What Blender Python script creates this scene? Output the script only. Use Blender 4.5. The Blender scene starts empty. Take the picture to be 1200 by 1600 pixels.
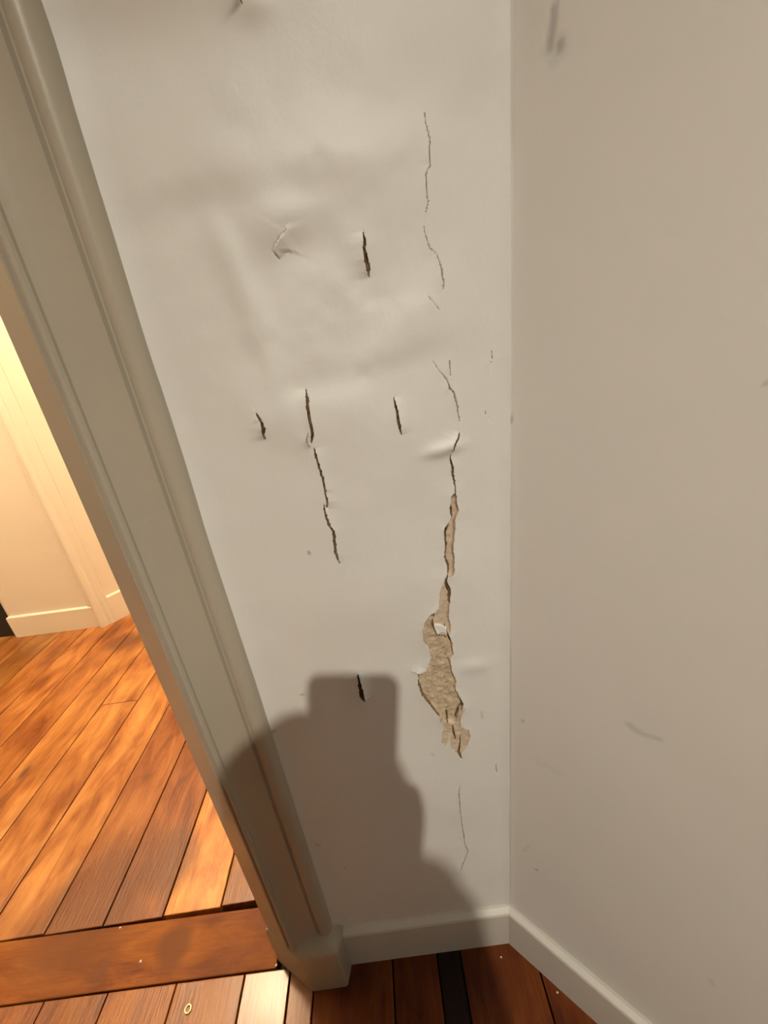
import bpy, bmesh, math, random
import numpy as np
from mathutils import Matrix, Vector
random.seed(7); rng = np.random.default_rng(7)
scene = bpy.context.scene
C = bpy.context.collection

# ------------------------------------------------------------------ camera
# metres; X runs along the damaged wall, Y into it, Z up; the lens stands at (0, 0, 0.85)
HC = 0.85
F = 600.0
down = np.array([194.0, 1514.0, F]); down /= np.linalg.norm(down)
_u = np.array([0.99163016, -0.12901692, 0.00492561])
_u -= down * (_u @ down); _u /= np.linalg.norm(_u)
_n = np.cross(down, _u); _n /= np.linalg.norm(_n)
if _n[2] < 0: _n = -_n
RW = np.array([_u, _n, -down])                      # camera axes (x right, y down, z forward) -> world

def at(px, py, Y):
    """point of the vertical plane Y that the photograph shows at a pixel"""
    r = RW @ np.array([px - 600.0, py - 800.0, F])
    v = r * (Y / r[1]); v[2] += HC
    return v
def on_floor(px, py, z=0.0):
    r = RW @ np.array([px - 600.0, py - 800.0, F])
    v = r * ((z - HC) / r[2]); v[2] += HC
    return v

cd = bpy.data.cameras.new('camera'); cam = bpy.data.objects.new('camera', cd); C.objects.link(cam)
cd.sensor_fit = 'HORIZONTAL'; cd.sensor_width = 36; cd.lens = 18; cd.clip_start = 0.004; cd.clip_end = 50
cx, cy, cz = RW[:, 0], -RW[:, 1], -RW[:, 2]
cam.matrix_world = Matrix(((cx[0], cy[0], cz[0], 0), (cx[1], cy[1], cz[1], 0), (cx[2], cy[2], cz[2], HC), (0, 0, 0, 1)))
scene.camera = cam

# ------------------------------------------------------------------ world, lights, exposure
wd = bpy.data.worlds.new('world'); scene.world = wd; wd.use_nodes = True
wd.node_tree.nodes['Background'].inputs[0].default_value = (0.9, 0.8, 0.7, 1)
wd.node_tree.nodes['Background'].inputs[1].default_value = 0.0
vs = scene.view_settings
vs.view_transform = 'Standard'; vs.look = 'None'; vs.gamma = 1; vs.use_curve_mapping = False
vs.exposure = 0.0
LAMP = Vector((0.135, -1.25, 2.18))                  # spotlight of the room
LAMP_AIM = Vector((0.02, 0.31, 0.26))
LAMP_POWER = 116.0
LAMP_COLOR = (1.0, 0.945, 0.815)
HALL = Vector((-0.90, 1.0, 2.12))                    # globe lamp of the room behind the doorway
HALL_STRENGTH = 450.0
FILL = Vector((0.62, -1.30))                          # added fill light, an unseen ceiling disc right behind the viewer
FILL_STRENGTH = 11.5
FILL_COLOR = (0.80, 1.0, 1.04)
HALL_COLOR = (1.0, 0.76, 0.49)

# ------------------------------------------------------------------ helpers
def link(o, parent=None):
    C.objects.link(o)
    if parent: o.parent = parent
    return o
def tag(o, label=None, cat=None, group=None, kind=None):
    if label: o['label'] = label
    if cat: o['category'] = cat
    if group: o['group'] = group
    if kind: o['kind'] = kind
    return o
def mesh_obj(name, verts, faces, mat, parent=None, smooth=False):
    me = bpy.data.meshes.new(name); me.from_pydata([tuple(v) for v in verts], [], faces); me.update()
    if mat: me.materials.append(mat)
    if smooth: me.polygons.foreach_set('use_smooth', [True] * len(me.polygons))
    return link(bpy.data.objects.new(name, me), parent)
def bm_obj(name, bm, mat, parent=None, smooth=False):
    me = bpy.data.meshes.new(name); bmesh.ops.recalc_face_normals(bm, faces=bm.faces); bm.to_mesh(me); bm.free()
    if mat: me.materials.append(mat)
    if smooth: me.polygons.foreach_set('use_smooth', [True] * len(me.polygons))
    return link(bpy.data.objects.new(name, me), parent)
def empty(name, loc=(0, 0, 0)):
    o = bpy.data.objects.new(name, None); o.location = loc; o.empty_display_size = 0.05
    return link(o)
def prism(bm, pts, z0, z1):
    lo = [bm.verts.new((p[0], p[1], z0)) for p in pts]; hi = [bm.verts.new((p[0], p[1], z1)) for p in pts]
    n = len(pts)
    for i in range(n):
        j = (i + 1) % n; bm.faces.new((lo[i], lo[j], hi[j], hi[i]))
    bm.faces.new(lo[::-1]); bm.faces.new(hi)
    return lo, hi
def box(bm, a, b):
    return prism(bm, [(a[0], a[1]), (b[0], a[1]), (b[0], b[1]), (a[0], b[1])], a[2], b[2])
def bevel(bm, w, seg=2):
    bmesh.ops.bevel(bm, geom=bm.edges[:], offset=w, segments=seg, profile=0.5, affect='EDGES', clamp_overlap=True)
def lathe(bm, prof, n=24, mtx=None):
    rings = []
    for r, z in prof:
        if r < 1e-6: rings.append([bm.verts.new((0, 0, z))])
        else: rings.append([bm.verts.new((r * math.cos(2 * math.pi * i / n), r * math.sin(2 * math.pi * i / n), z)) for i in range(n)])
    for a, b in zip(rings, rings[1:]):
        for i in range(n):
            j = (i + 1) % n
            if len(a) == 1 and len(b) == 1: continue
            if len(a) == 1: bm.faces.new((a[0], b[j], b[i]))
            elif len(b) == 1: bm.faces.new((a[i], a[j], b[0]))
            else: bm.faces.new((a[i], a[j], b[j], b[i]))
    if mtx is not None: bmesh.ops.transform(bm, matrix=mtx, verts=bm.verts[:])

# ------------------------------------------------------------------ materials
def new_mat(name):
    m = bpy.data.materials.new(name); m.use_nodes = True
    nt = m.node_tree; b = nt.nodes['Principled BSDF']
    return m, nt, b
def nd(nt, typ, **kw):
    n = nt.nodes.new(typ)
    for k, v in kw.items():
        if k in n.inputs.keys(): n.inputs[k].default_value = v
        else: setattr(n, k, v)
    return n
def ramp(nt, stops, fac):
    r = nt.nodes.new('ShaderNodeValToRGB'); e = r.color_ramp.elements
    while len(e) < len(stops): e.new(0.5)
    for s, (p, c) in zip(e, stops):
        s.position = p; s.color = (*c, 1) if len(c) == 3 else c
    nt.links.new(fac, r.inputs[0]); return r
def mix(nt, fac, a, b, typ='MIX'):
    m = nt.nodes.new('ShaderNodeMix'); m.data_type = 'RGBA'; m.blend_type = typ
    for sock, v in ((m.inputs[0], fac), (m.inputs[6], a), (m.inputs[7], b)):
        if isinstance(v, (int, float)): sock.default_value = v
        elif isinstance(v, tuple): sock.default_value = (*v, 1)
        else: nt.links.new(v, sock)
    return m.outputs[2]

def paint(name, col, rough=0.5, bump=0.15, scale=220.0, var=0.05, marks=False, spec=0.4):
    m, nt, b = new_mat(name)
    tc = nd(nt, 'ShaderNodeNewGeometry')
    n1 = nd(nt, 'ShaderNodeTexNoise', Scale=3.2, Detail=4.0); nt.links.new(tc.outputs['Position'], n1.inputs['Vector'])
    lo = tuple(c * (1 - var) for c in col); hi = tuple(min(1, c * (1 + var)) for c in col)
    r = ramp(nt, [(0.3, lo), (0.7, hi)], n1.outputs['Fac'])
    out = r.outputs[0]
    if marks:                                        # scuffs and dirt kept in a point attribute of the wall mesh
        a = nd(nt, 'ShaderNodeAttribute', attribute_name='scuff')
        out = mix(nt, a.outputs['Fac'], out, (0.13, 0.12, 0.105))
    nt.links.new(out, b.inputs['Base Color'])
    b.inputs['Roughness'].default_value = rough; b.inputs['Specular IOR Level'].default_value = spec
    n2 = nd(nt, 'ShaderNodeTexNoise', Scale=scale, Detail=3.0, Roughness=0.6); nt.links.new(tc.outputs['Position'], n2.inputs['Vector'])
    bp = nd(nt, 'ShaderNodeBump', Strength=bump, Distance=0.002); nt.links.new(n2.outputs['Fac'], bp.inputs['Height'])
    nt.links.new(bp.outputs[0], b.inputs['Normal'])
    return m

WALL = paint('wall_paint', (0.80, 0.775, 0.725), rough=0.5, bump=0.07, var=0.03, marks=True)
CEIL = paint('ceiling_paint', (0.78, 0.76, 0.72), rough=0.8)
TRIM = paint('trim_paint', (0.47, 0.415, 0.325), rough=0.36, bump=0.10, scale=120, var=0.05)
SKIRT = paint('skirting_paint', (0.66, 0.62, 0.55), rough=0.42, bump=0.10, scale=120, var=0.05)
CREAM = paint('cream_paint', (0.83, 0.77, 0.66), rough=0.42, bump=0.08, scale=90, var=0.02)

def flat(name, col, rough=0.5, metal=0.0, var=0.12, scale=60.0, bump=0.0):
    m, nt, b = new_mat(name)
    g = nd(nt, 'ShaderNodeNewGeometry')
    n = nd(nt, 'ShaderNodeTexNoise', Scale=scale, Detail=5.0, Roughness=0.65); nt.links.new(g.outputs['Position'], n.inputs['Vector'])
    r = ramp(nt, [(0.3, tuple(c * (1 - var) for c in col)), (0.7, tuple(min(1, c * (1 + var)) for c in col))], n.outputs['Fac'])
    nt.links.new(r.outputs[0], b.inputs['Base Color'])
    b.inputs['Roughness'].default_value = rough; b.inputs['Metallic'].default_value = metal
    if bump:
        bp = nd(nt, 'ShaderNodeBump', Strength=bump, Distance=0.002); nt.links.new(n.outputs['Fac'], bp.inputs['Height'])
        nt.links.new(bp.outputs[0], b.inputs['Normal'])
    return m
PLASTER = flat('bare_plaster', (0.60, 0.47, 0.32), 0.9, var=0.30, scale=150, bump=0.6)
PAPER = flat('torn_lining', (0.66, 0.52, 0.38), 0.85, var=0.14, scale=160, bump=0.3)
CRACK = flat('crack_filling', (0.24, 0.145, 0.075), 0.95, var=0.4, scale=300)
HAIRLINE = flat('hairline_filling', (0.40, 0.32, 0.23), 0.9, var=0.25, scale=300)
DARK = flat('dark_void', (0.02, 0.015, 0.012), 0.9)
GAP = flat('joint_dirt', (0.035, 0.016, 0.008), 0.9, var=0.4, scale=80)
BRASS = flat('brass', (0.78, 0.62, 0.30), 0.3, metal=0.85)
CRUMB = flat('plaster_crumb_white', (0.85, 0.82, 0.76), 0.8)
METAL = flat('lamp_white_metal', (0.75, 0.74, 0.72), 0.35)
PHONE = flat('phone_black', (0.02, 0.02, 0.022), 0.3)
GLASS = flat('phone_glass', (0.01, 0.01, 0.012), 0.08)

def wood(name='oiled_floorboard', coat=0.12, rough=(0.34, 0.50), spec=0.45):
    m, nt, b = new_mat(name)
    tc = nd(nt, 'ShaderNodeTexCoord'); oi = nd(nt, 'ShaderNodeObjectInfo'); geo = nd(nt, 'ShaderNodeNewGeometry')
    off = nd(nt, 'ShaderNodeVectorMath', operation='MULTIPLY_ADD')
    nt.links.new(oi.outputs['Random'], off.inputs[0]); off.inputs[1].default_value = (13.0, 31.0, 0.0)
    nt.links.new(tc.outputs['Object'], off.inputs[2])
    mp = nd(nt, 'ShaderNodeMapping'); mp.inputs['Scale'].default_value = (1.0, 0.27, 1.0); nt.links.new(off.outputs[0], mp.inputs['Vector'])
    # flowing figure of the grain
    warp = nd(nt, 'ShaderNodeTexNoise', Scale=9.0, Detail=3.0); nt.links.new(mp.outputs[0], warp.inputs['Vector'])
    wv = nd(nt, 'ShaderNodeVectorMath', operation='MULTIPLY_ADD'); nt.links.new(warp.outputs['Color'], wv.inputs[0])
    wv.inputs[1].default_value = (0.05, 0.05, 0.0); nt.links.new(mp.outputs[0], wv.inputs[2])
    fig = nd(nt, 'ShaderNodeTexNoise', Scale=26.0, Detail=5.0, Roughness=0.6, Distortion=0.7); nt.links.new(wv.outputs[0], fig.inputs['Vector'])
    mp2 = nd(nt, 'ShaderNodeMapping'); mp2.inputs['Scale'].default_value = (1.0, 0.05, 1.0); nt.links.new(off.outputs[0], mp2.inputs['Vector'])
    fine = nd(nt, 'ShaderNodeTexNoise', Scale=260.0, Detail=3.0, Roughness=0.6); nt.links.new(mp2.outputs[0], fine.inputs['Vector'])
    big = nd(nt, 'ShaderNodeTexNoise', Scale=6.0, Detail=3.0); nt.links.new(off.outputs[0], big.inputs['Vector'])
    c1 = ramp(nt, [(0.30, (0.19, 0.058, 0.012)), (0.48, (0.365, 0.148, 0.034)), (0.70, (0.52, 0.26, 0.074))], fig.outputs['Fac'])
    c2 = ramp(nt, [(0.35, (0.72, 0.62, 0.55)), (0.65, (1.12, 1.1, 1.08))], fine.outputs['Fac'])
    col = mix(nt, 0.4, c1.outputs[0], c2.outputs[0], 'MULTIPLY')
    c3 = ramp(nt, [(0.36, (0.62, 0.48, 0.40)), (0.58, (1.08, 1.08, 1.08))], big.outputs['Fac'])
    col = mix(nt, 0.8, col, c3.outputs[0], 'MULTIPLY')
    col = mix(nt, 1.0, col, oi.outputs['Color'], 'MULTIPLY')
    # knots
    vo = nd(nt, 'ShaderNodeTexVoronoi', Scale=7.0); vo.inputs['Randomness'].default_value = 1.0
    mp3 = nd(nt, 'ShaderNodeMapping'); mp3.inputs['Scale'].default_value = (1.0, 0.45, 1.0); nt.links.new(off.outputs[0], mp3.inputs['Vector'])
    nt.links.new(mp3.outputs[0], vo.inputs['Vector'])
    kn = ramp(nt, [(0.03, (1, 1, 1)), (0.085, (0, 0, 0))], vo.outputs['Distance'])
    col = mix(nt, kn.outputs[0], col, (0.12, 0.045, 0.016))
    # dark blotches in the boards, each with its own place
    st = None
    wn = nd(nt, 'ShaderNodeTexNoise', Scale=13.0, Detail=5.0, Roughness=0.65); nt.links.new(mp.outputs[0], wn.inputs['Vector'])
    for (x, y, r) in BLOTCHES:
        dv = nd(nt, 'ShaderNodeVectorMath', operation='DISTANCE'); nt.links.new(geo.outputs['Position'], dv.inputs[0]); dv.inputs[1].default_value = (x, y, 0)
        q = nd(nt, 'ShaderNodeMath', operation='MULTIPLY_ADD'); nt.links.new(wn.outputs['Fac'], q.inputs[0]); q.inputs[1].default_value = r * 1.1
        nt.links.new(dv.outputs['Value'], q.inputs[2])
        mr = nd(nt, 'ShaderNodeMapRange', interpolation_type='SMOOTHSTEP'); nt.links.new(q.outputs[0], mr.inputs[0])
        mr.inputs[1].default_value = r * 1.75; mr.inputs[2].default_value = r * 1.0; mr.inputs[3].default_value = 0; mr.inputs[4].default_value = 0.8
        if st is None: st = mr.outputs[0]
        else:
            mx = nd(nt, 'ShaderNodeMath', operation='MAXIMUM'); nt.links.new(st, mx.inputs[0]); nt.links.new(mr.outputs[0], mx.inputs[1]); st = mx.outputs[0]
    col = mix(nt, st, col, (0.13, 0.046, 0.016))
    nt.links.new(col, b.inputs['Base Color'])
    rr = ramp(nt, [(0.3, (rough[0],) * 3), (0.7, (rough[1],) * 3)], fig.outputs['Fac']); nt.links.new(rr.outputs[0], b.inputs['Roughness'])
    b.inputs['Specular IOR Level'].default_value = spec; b.inputs['Coat Weight'].default_value = coat; b.inputs['Coat Roughness'].default_value = 0.2
    bn = nd(nt, 'ShaderNodeMath', operation='MULTIPLY_ADD'); nt.links.new(fine.outputs['Fac'], bn.inputs[0]); bn.inputs[1].default_value = 0.4
    nt.links.new(fig.outputs['Fac'], bn.inputs[2])
    bp = nd(nt, 'ShaderNodeBump', Strength=0.6, Distance=0.0025); nt.links.new(bn.outputs[0], bp.inputs['Height']); nt.links.new(bp.outputs[0], b.inputs['Normal'])
    return m
BLOTCHES = [(-0.61, 0.42, 0.12), (-0.51, 0.47, 0.07), (-1.62, 1.10, 0.16), (-1.19, 0.80, 0.06), (-1.02, 1.20, 0.06), (-0.43, 0.345, 0.03), (-0.545, 0.33, 0.02)]
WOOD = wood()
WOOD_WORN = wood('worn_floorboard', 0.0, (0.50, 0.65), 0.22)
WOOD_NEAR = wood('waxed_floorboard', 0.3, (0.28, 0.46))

# ------------------------------------------------------------------ measures of the place
YW = 0.3088                                          # damaged wall
YB = 0.2990                                          # face of its baseboard
XC = 0.1112                                          # corner with the slanting wall
SL = math.radians(43.5)                              # the right wall runs off at this angle towards the viewer
DR = Vector((math.cos(SL), -math.sin(SL), 0)); NR = Vector((-math.sin(SL), -math.cos(SL), 0))
XJ = -0.249                                          # jamb of the doorway
XJ2 = -1.05                                          # its other jamb
Y2 = 0.3825                                          # back face of the wall, in the next room
ZC = 2.32                                            # ceiling
BH = 0.0825                                          # baseboard height

# ------------------------------------------------------------------ the damaged wall: one height field split into paint, cracks and bare patches
X0, Z1 = -0.160, 1.125
NX, NZ = 420, 1230
gx = np.linspace(X0, XC, NX); gz = np.linspace(0.0, Z1, NZ)
GX, GZ = np.meshgrid(gx, gz)                          # rows z, columns x
PX = GX.copy(); PZ = GZ.copy()

def W2(pts): 
    out = []
    for p in pts:
        v = at(p[0], p[1], YW); out.append((v[0], v[2]))
    return np.array(out)
MM = 0.001
PXM = 0.00068                                        # metres per photo pixel on the wall, about
def window(pts, pad):
    i0 = max(0, int((pts[:, 0].min() - pad - X0) / (gx[1] - gx[0]))); i1 = min(NX, int((pts[:, 0].max() + pad - X0) / (gx[1] - gx[0])) + 2)
    k0 = max(0, int((pts[:, 1].min() - pad) / (gz[1] - gz[0]))); k1 = min(NZ, int((pts[:, 1].max() + pad) / (gz[1] - gz[0])) + 2)
    return slice(k0, k1), slice(i0, i1)
def poly_line(pts, hw, pad):
    """distance minus half width, side (+ right of the run) and distance to a polyline"""
    sl = window(pts, pad); x, z = GX[sl], GZ[sl]
    best = np.full(x.shape, 1e9); side = np.zeros(x.shape); sd = np.full(x.shape, 1e9); wl = np.zeros(x.shape)
    for (a, b, wa, wb) in zip(pts[:-1], pts[1:], hw[:-1], hw[1:]):
        d = b - a; L2 = d @ d + 1e-12
        t = np.clip(((x - a[0]) * d[0] + (z - a[1]) * d[1]) / L2, 0, 1)
        ex, ez = x - a[0] - t * d[0], z - a[1] - t * d[1]
        r = np.hypot(ex, ez)
        m = r < best
        side = np.where(m, np.sign(d[0] * ez - d[1] * ex) * -1, side); wl = np.where(m, wa + (wb - wa) * t, wl); best = np.minimum(best, r)
        sd = np.minimum(sd, r - (wa + (wb - wa) * t))
    return sl, sd, side, best, wl
def poly_area(pts, pad):
    sl = window(pts, pad); x, z = GX[sl], GZ[sl]
    best = np.full(x.shape, 1e9); ins = np.zeros(x.shape, bool)
    for a, b in zip(pts, np.roll(pts, -1, axis=0)):
        d = b - a; t = np.clip(((x - a[0]) * d[0] + (z - a[1]) * d[1]) / (d @ d + 1e-12), 0, 1)
        best = np.minimum(best, np.hypot(x - a[0] - t * d[0], z - a[1] - t * d[1]))
        c = ((a[1] > z) != (b[1] > z)) & (x < (b[0] - a[0]) * (z - a[1]) / (b[1] - a[1] + 1e-12) + a[0])
        ins ^= c
    return sl, np.where(ins, -best, best)
def jag(pts, step=0.004, amp=0.0007, closed=False):
    """roughen a traced line"""
    out = []; n = len(pts)
    for i in range(n if closed else n - 1):
        a, b = pts[i], pts[(i + 1) % n]; k = max(1, int(np.hypot(*(b - a)) / step))
        for j in range(k):
            p = a + (b - a) * j / k
            out.append(p + (rng.normal(0, amp, 2) if j else 0))
    if not closed: out.append(pts[-1])
    return np.array(out)

H = np.zeros((NZ, NX))                                # out of the wall, towards the room
SD = np.full((NZ, NX), 1.0)                           # nearest edge of any opening (for snapping)
ID = np.zeros((NZ, NX), int)                          # 0 paint, >0 index of the part
SCUFF = np.zeros((NZ, NX))
PARTS = []                                            # (name, material, label)

def bump(px, py, rx, ry, amp, rot=0.0):
    """soft swelling (or hollow) centred on a traced spot; rx, ry in photo pixels"""
    c = W2([(px, py)])[0]; ca, sa = math.cos(rot), math.sin(rot)
    dx, dz = GX - c[0], GZ - c[1]
    u = (dx * ca + dz * sa) / (rx * PXM); v = (-dx * sa + dz * ca) / (ry * PXM)
    H[...] += amp * np.exp(-(u * u + v * v))
def smooth_noise(cell, amp, seed):
    r = np.random.default_rng(seed)
    nx, nz = int((XC - X0) / cell) + 4, int(Z1 / cell) + 4
    g = r.normal(0, 1, (nz, nx))
    u, v = (GX - X0) / cell, GZ / cell
    i, k = u.astype(int), v.astype(int); fu, fv = u - i, v - k
    fu = fu * fu * (3 - 2 * fu); fv = fv * fv * (3 - 2 * fv)
    return amp * ((g[k, i] * (1 - fu) + g[k, i + 1] * fu) * (1 - fv) + (g[k + 1, i] * (1 - fu) + g[k + 1, i + 1] * fu) * fv)

# general unevenness of the old plaster, then the swellings
H += smooth_noise(0.09, 0.0006, 1) + smooth_noise(0.035, 0.00022, 2) + smooth_noise(0.012, 0.00005, 3)
bump(500, 640, 150, 330, 0.0075)                      # the whole blistered zone
bump(560, 800, 120, 200, 0.0030)
bump(345, 275, 75, 26, 0.0032, 0.15)                  # ledge of swollen plaster with a hollow below it
bump(330, 318, 70, 20, -0.0022, 0.15)
bump(470, 268, 90, 24, 0.0032, 0.1)
bump(560, 262, 60, 30, 0.0022)
bump(472, 300, 40, 16, -0.0022, 0.1)
bump(300, 300, 26, 30, -0.0022)
bump(432, 348, 36, 26, 0.0042, 0.5)                   # blister
bump(470, 385, 40, 22, -0.0022, 0.3)
bump(385, 440, 14, 60, 0.0026, 0.30)
bump(410, 540, 14, 80, 0.0020, 0.22)
bump(545, 330, 70, 30, 0.0018)
bump(540, 590, 80, 16, -0.0020, 0.12)                 # crease across the middle
bump(600, 555, 70, 20, 0.0026, 0.35)
bump(640, 490, 40, 20, 0.0026, 0.4)
bump(520, 640, 60, 40, 0.0022)
bump(420, 640, 30, 40, 0.0030)
bump(620, 690, 70, 60, 0.0022)
bump(690, 700, 22, 8, 0.0034, 0.1)
bump(210, 60, 70, 40, -0.0050)
bump(330, 40, 90, 40, -0.0028)
bump(570, 40, 120, 50, 0.0022)
bump(395, 8, 18, 12, 0.0030)
bump(740, 1040, 26, 14, 0.0020)
bump(600, 930, 120, 60, 0.0018)

# crumpled skin of the blister
_c = W2([(490, 400)])[0]; _m = np.exp(-(((GX - _c[0]) / 0.085) ** 2 + ((GZ - _c[1]) / 0.13) ** 2))
H += _m * (smooth_noise(0.021, 0.00055, 21) + smooth_noise(0.010, 0.00016, 22))

# the wall runs into the door casing with a soft fillet of many coats of paint
H += 0.0030 * np.clip(1 - (GX + 0.150) / 0.018, 0, 1) ** 2
H += 0.0016 * np.clip((GX - XC + 0.012) / 0.012, 0, 1) ** 2

def crack(trace, depth=0.0045, lip=0.0018, lip_side=1, lip_w=0.007, label=None, jagged=0.0004, wmul=1.0, mat=None):
    pts = W2(trace); hw = np.array([max(0.3, t[2] - 0.35) * 0.5 * PXM * wmul for t in trace])
    # resample with jitter
    P = []; Wd = []
    for i in range(len(pts) - 1):
        k = max(1, int(np.hypot(*(pts[i + 1] - pts[i])) / 0.004))
        for j in range(k):
            f = j / k; P.append(pts[i] * (1 - f) + pts[i + 1] * f + (rng.normal(0, jagged, 2) if j else 0)); Wd.append(hw[i] * (1 - f) + hw[i + 1] * f)
    P.append(pts[-1]); Wd.append(hw[-1])
    sl, sd, side, dist, wl = poly_line(np.array(P), np.array(Wd), 0.03)
    tip = np.clip((wl - min(Wd)) / (max(Wd) - min(Wd) + 1e-9), 0, 1) ** 0.8
    lipf = np.exp(-(np.maximum(sd, 0) / lip_w)) * tip * np.clip(1 - dist / 0.028, 0, 1)
    H[sl] += lip * lipf * np.where(side * lip_side > 0, 1.0, 0.15)
    return sl, sd, depth, label, mat
CR = []
def add_crack(*a, **k): CR.append(crack(*a, **k))
HAIR = 1.7
add_crack([(567,367,1.2),(570,382,3.0),(569,393,3.0),(572,408,4.6),(575,425,3.6),(577,437,1.2)], lip=0.0028, lip_side=1, label='dark vertical slit in the upper blister')
add_crack([(480.7,606,1.2),(483,623,3),(486,645,3.4),(490,664,3.4),(491.5,674,3.4),(489.6,687,2)], lip=0.0024, lip_side=1, label='upper run of the long crack')
add_crack([(493.4,697,1.6),(497,709,3),(502,728,3.2),(506.7,744,3.2),(509.5,758,3.2),(510,765,2.6),(513,777,3),(512.5,788,1.6)], lip=0.0022, lip_side=-1, label='middle run of the long crack')
add_crack([(508,783,1.6),(511,801,3.4),(516,815,3.6),(522.5,824,3.6),(524,842,4.0),(526,858,3.6),(532,874,1.4)], lip=0.0022, lip_side=-1, label='lower run of the long crack')
add_crack([(485,672,1.2),(482,684,2.0),(487,697,1.2)], depth=0.0015, lip=0.0012, label='small chip mark beside the long crack')
add_crack([(614,620,1.2),(616,630,2.6),(619,642,3),(620.5,655,3.6),(623,667,3.0),(626,677,1.2)], lip=0.0026, lip_side=-1, label='short slit between the long crack and the tear')
add_crack([(405,643,1.4),(410,651,2.6),(414,657,2.6),(417,667,4.2),(418.6,684,1.2)], lip=0.0030, lip_side=1, label='short hooked slit beside the door casing')
add_crack([(663,178,1),(667.5,211,HAIR),(671,226,HAIR),(670,252,2),(671,262,1.4),(664.5,274,HAIR),(665,296,2),(667.5,318,1.4),(662,347,1),(666,376,HAIR),(670,389,HAIR),(681,398,HAIR),(688,420,2.2),(692,442,2.2),(690,460,1)], depth=0.0012, lip=0.0008, wmul=0.85, label='hairline crack climbing the upper wall')
add_crack([(662.7,461,1),(674,472,1.5),(686.5,486,1)], depth=0.0015, lip=0.0006, label='faint hairline branch')
add_crack([(673,563,1),(685,580,1.5),(697.5,594,HAIR),(700.7,606,2.8),(707.5,613,2),(709.7,623,2.8),(712.7,633.5,2.4),(716.5,657,1.2)], depth=0.002, lip=0.0010, wmul=0.9, label='forked hairline crack above the tear')
add_crack([(701,552,1),(702,573,1.5),(702,587,1)], depth=0.0015, lip=0.0005, label='fine upright hairline')
add_crack([(716.5,674,1.2),(713.5,684.5,3.2),(708,693,3.6),(704.8,705,1.6)], depth=0.003, lip=0.0026, lip_side=1, label='slanting slit above the tear')
add_crack([(701,708,1.2),(704,723.5,2.8),(705,738.5,2.8),(707.5,749,2.2),(710,768,1.2)], depth=0.003, lip=0.0014, lip_side=-1, label='crack leading into the tear')
add_crack([(718,1223,0.9),(716.7,1244,2.0),(719.5,1272,1.6),(723,1296.5,1.8),(726.5,1317.5,1.6),(731,1330,1.8),(726.5,1342,2.4),(719,1360,2.6)], depth=0.002, lip=0.0012, lip_side=1, label='crack running down below the tear')
add_crack([(449,359,1.2),(451.6,367,2.0),(442,377,3.6),(434,389,3.4),(430,398,2.4),(436,404,2.4),(440,409,1.2)], depth=0.0010, lip=0.0030, lip_side=-1, lip_w=0.012, mat=WALL, label='hooked crease of the blister')
add_crack([(767.5,548,1.1),(766.5,566,1.3)], depth=0.001, lip=0.0003, label='tiny nick near the corner')
add_crack([(775,1195,1.5),(776.5,1206,2.2)], depth=0.001, lip=0.0003, label='tiny nick low near the corner')
add_crack([(757,640,0.9),(762,655,1.1)], depth=0.001, lip=0.0003, label='tiny scratch near the corner')
add_crack([(374,-6,3.2),(377,5,3.2),(381,13,1.2)], depth=0.003, lip=0.003, label='dark chip at the top of the wall')

# torn places: traced outlines
T_STRIP = [(703.3,773.7),(709.5,767),(711.7,782.7),(715,795),(711,804),(709,818.7),(708,835.6),(706.7,852.5),(708.4,866),(707.4,880),(706.7,894),(703,897),(699.0,897),(697,896),(699.4,885),(697,877),(695,870.5),(693,866),(694.3,852.5),(693,838),(692.6,823),(697.7,822.7),(701.6,812),(705,806),(702.7,800.7),(702,788)]
T_NECK = [(694,902),(697.4,914.6),(701,922.5),(701.9,937),(699.6,954),(702.4,973),(702.5,984),(697,990),(684,988),(678,980),(675,966),(679,950),(683.3,945),(686,928),(688.4,913.5),(692.5,903)]
T_MAIN = [(683,945.5),(678.5,951),(675.5,966),(678,980),(684,988),(697,990),(702,992),(706,1003.5),(707.5,1019),(702,1027),(705,1045),(711.4,1061),(712,1077),(717.6,1089.5),(723,1099.6),(722,1107),(716,1117),(713,1124),(708,1128),(700,1127),(694,1124),(687,1118.7),(680.5,1107.5),(668,1095),(658,1082.7),(653.5,1068),(653.5,1051),(654,1049),(661,1049),(666,1045),(670,1035),(673.7,1024),(670.4,1010),(664,1003),(660.2,995.6),(658.5,981),(662,969),(668,959.6)]
T_FOOT = [(687.5,1120),(694,1125),(700,1128),(708,1129),(713.5,1125),(717,1117.5),(719,1112),(726.6,1103),(722,1113),(718.7,1122),(719,1134.5),(732,1140),(734,1152.5),(730,1165),(723,1174),(717,1181),(706.4,1171),(703,1153),(699.6,1158),(695,1166),(690.6,1161.5),(690,1149),(694,1136),(688.5,1127.7)]
T_SLIT = [(559.5,1049),(561.8,1055.7),(565,1065),(567.3,1073.8),(568.2,1084),(571,1092.4),(569.7,1095),(566,1092.5),(561.5,1086),(560,1065),(559,1058)]
FLAKE = [(676.5,972),(687,974),(697,979),(697.5,988),(690,986.5),(682,988)]
AREAS = []
def add_area(trace, depth, rough, name, mat, label, lip, lip_w=0.008, amp=0.0005):
    pts = jag(W2(trace), 0.0035, amp, True)
    sl, sd = poly_area(pts, 0.035)
    H[sl] += lip * np.exp(-np.maximum(sd, 0) / lip_w) * (sd > -0.001)
    AREAS.append((sl, sd, depth, rough, name, mat, label))
add_area(T_FOOT, 0.0010, 0.0004, 'torn_lining', PAPER, 'pinkish torn lining at the foot of the tear', 0.0010)
add_area(T_STRIP, 0.0014, 0.0003, 'torn_lining', PAPER, 'narrow strip of beige lining laid bare', 0.0018)
add_area(T_NECK, 0.0012, 0.0002, 'torn_lining', PAPER, 'smooth beige tongue of lining in the tear', 0.0016)
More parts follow.
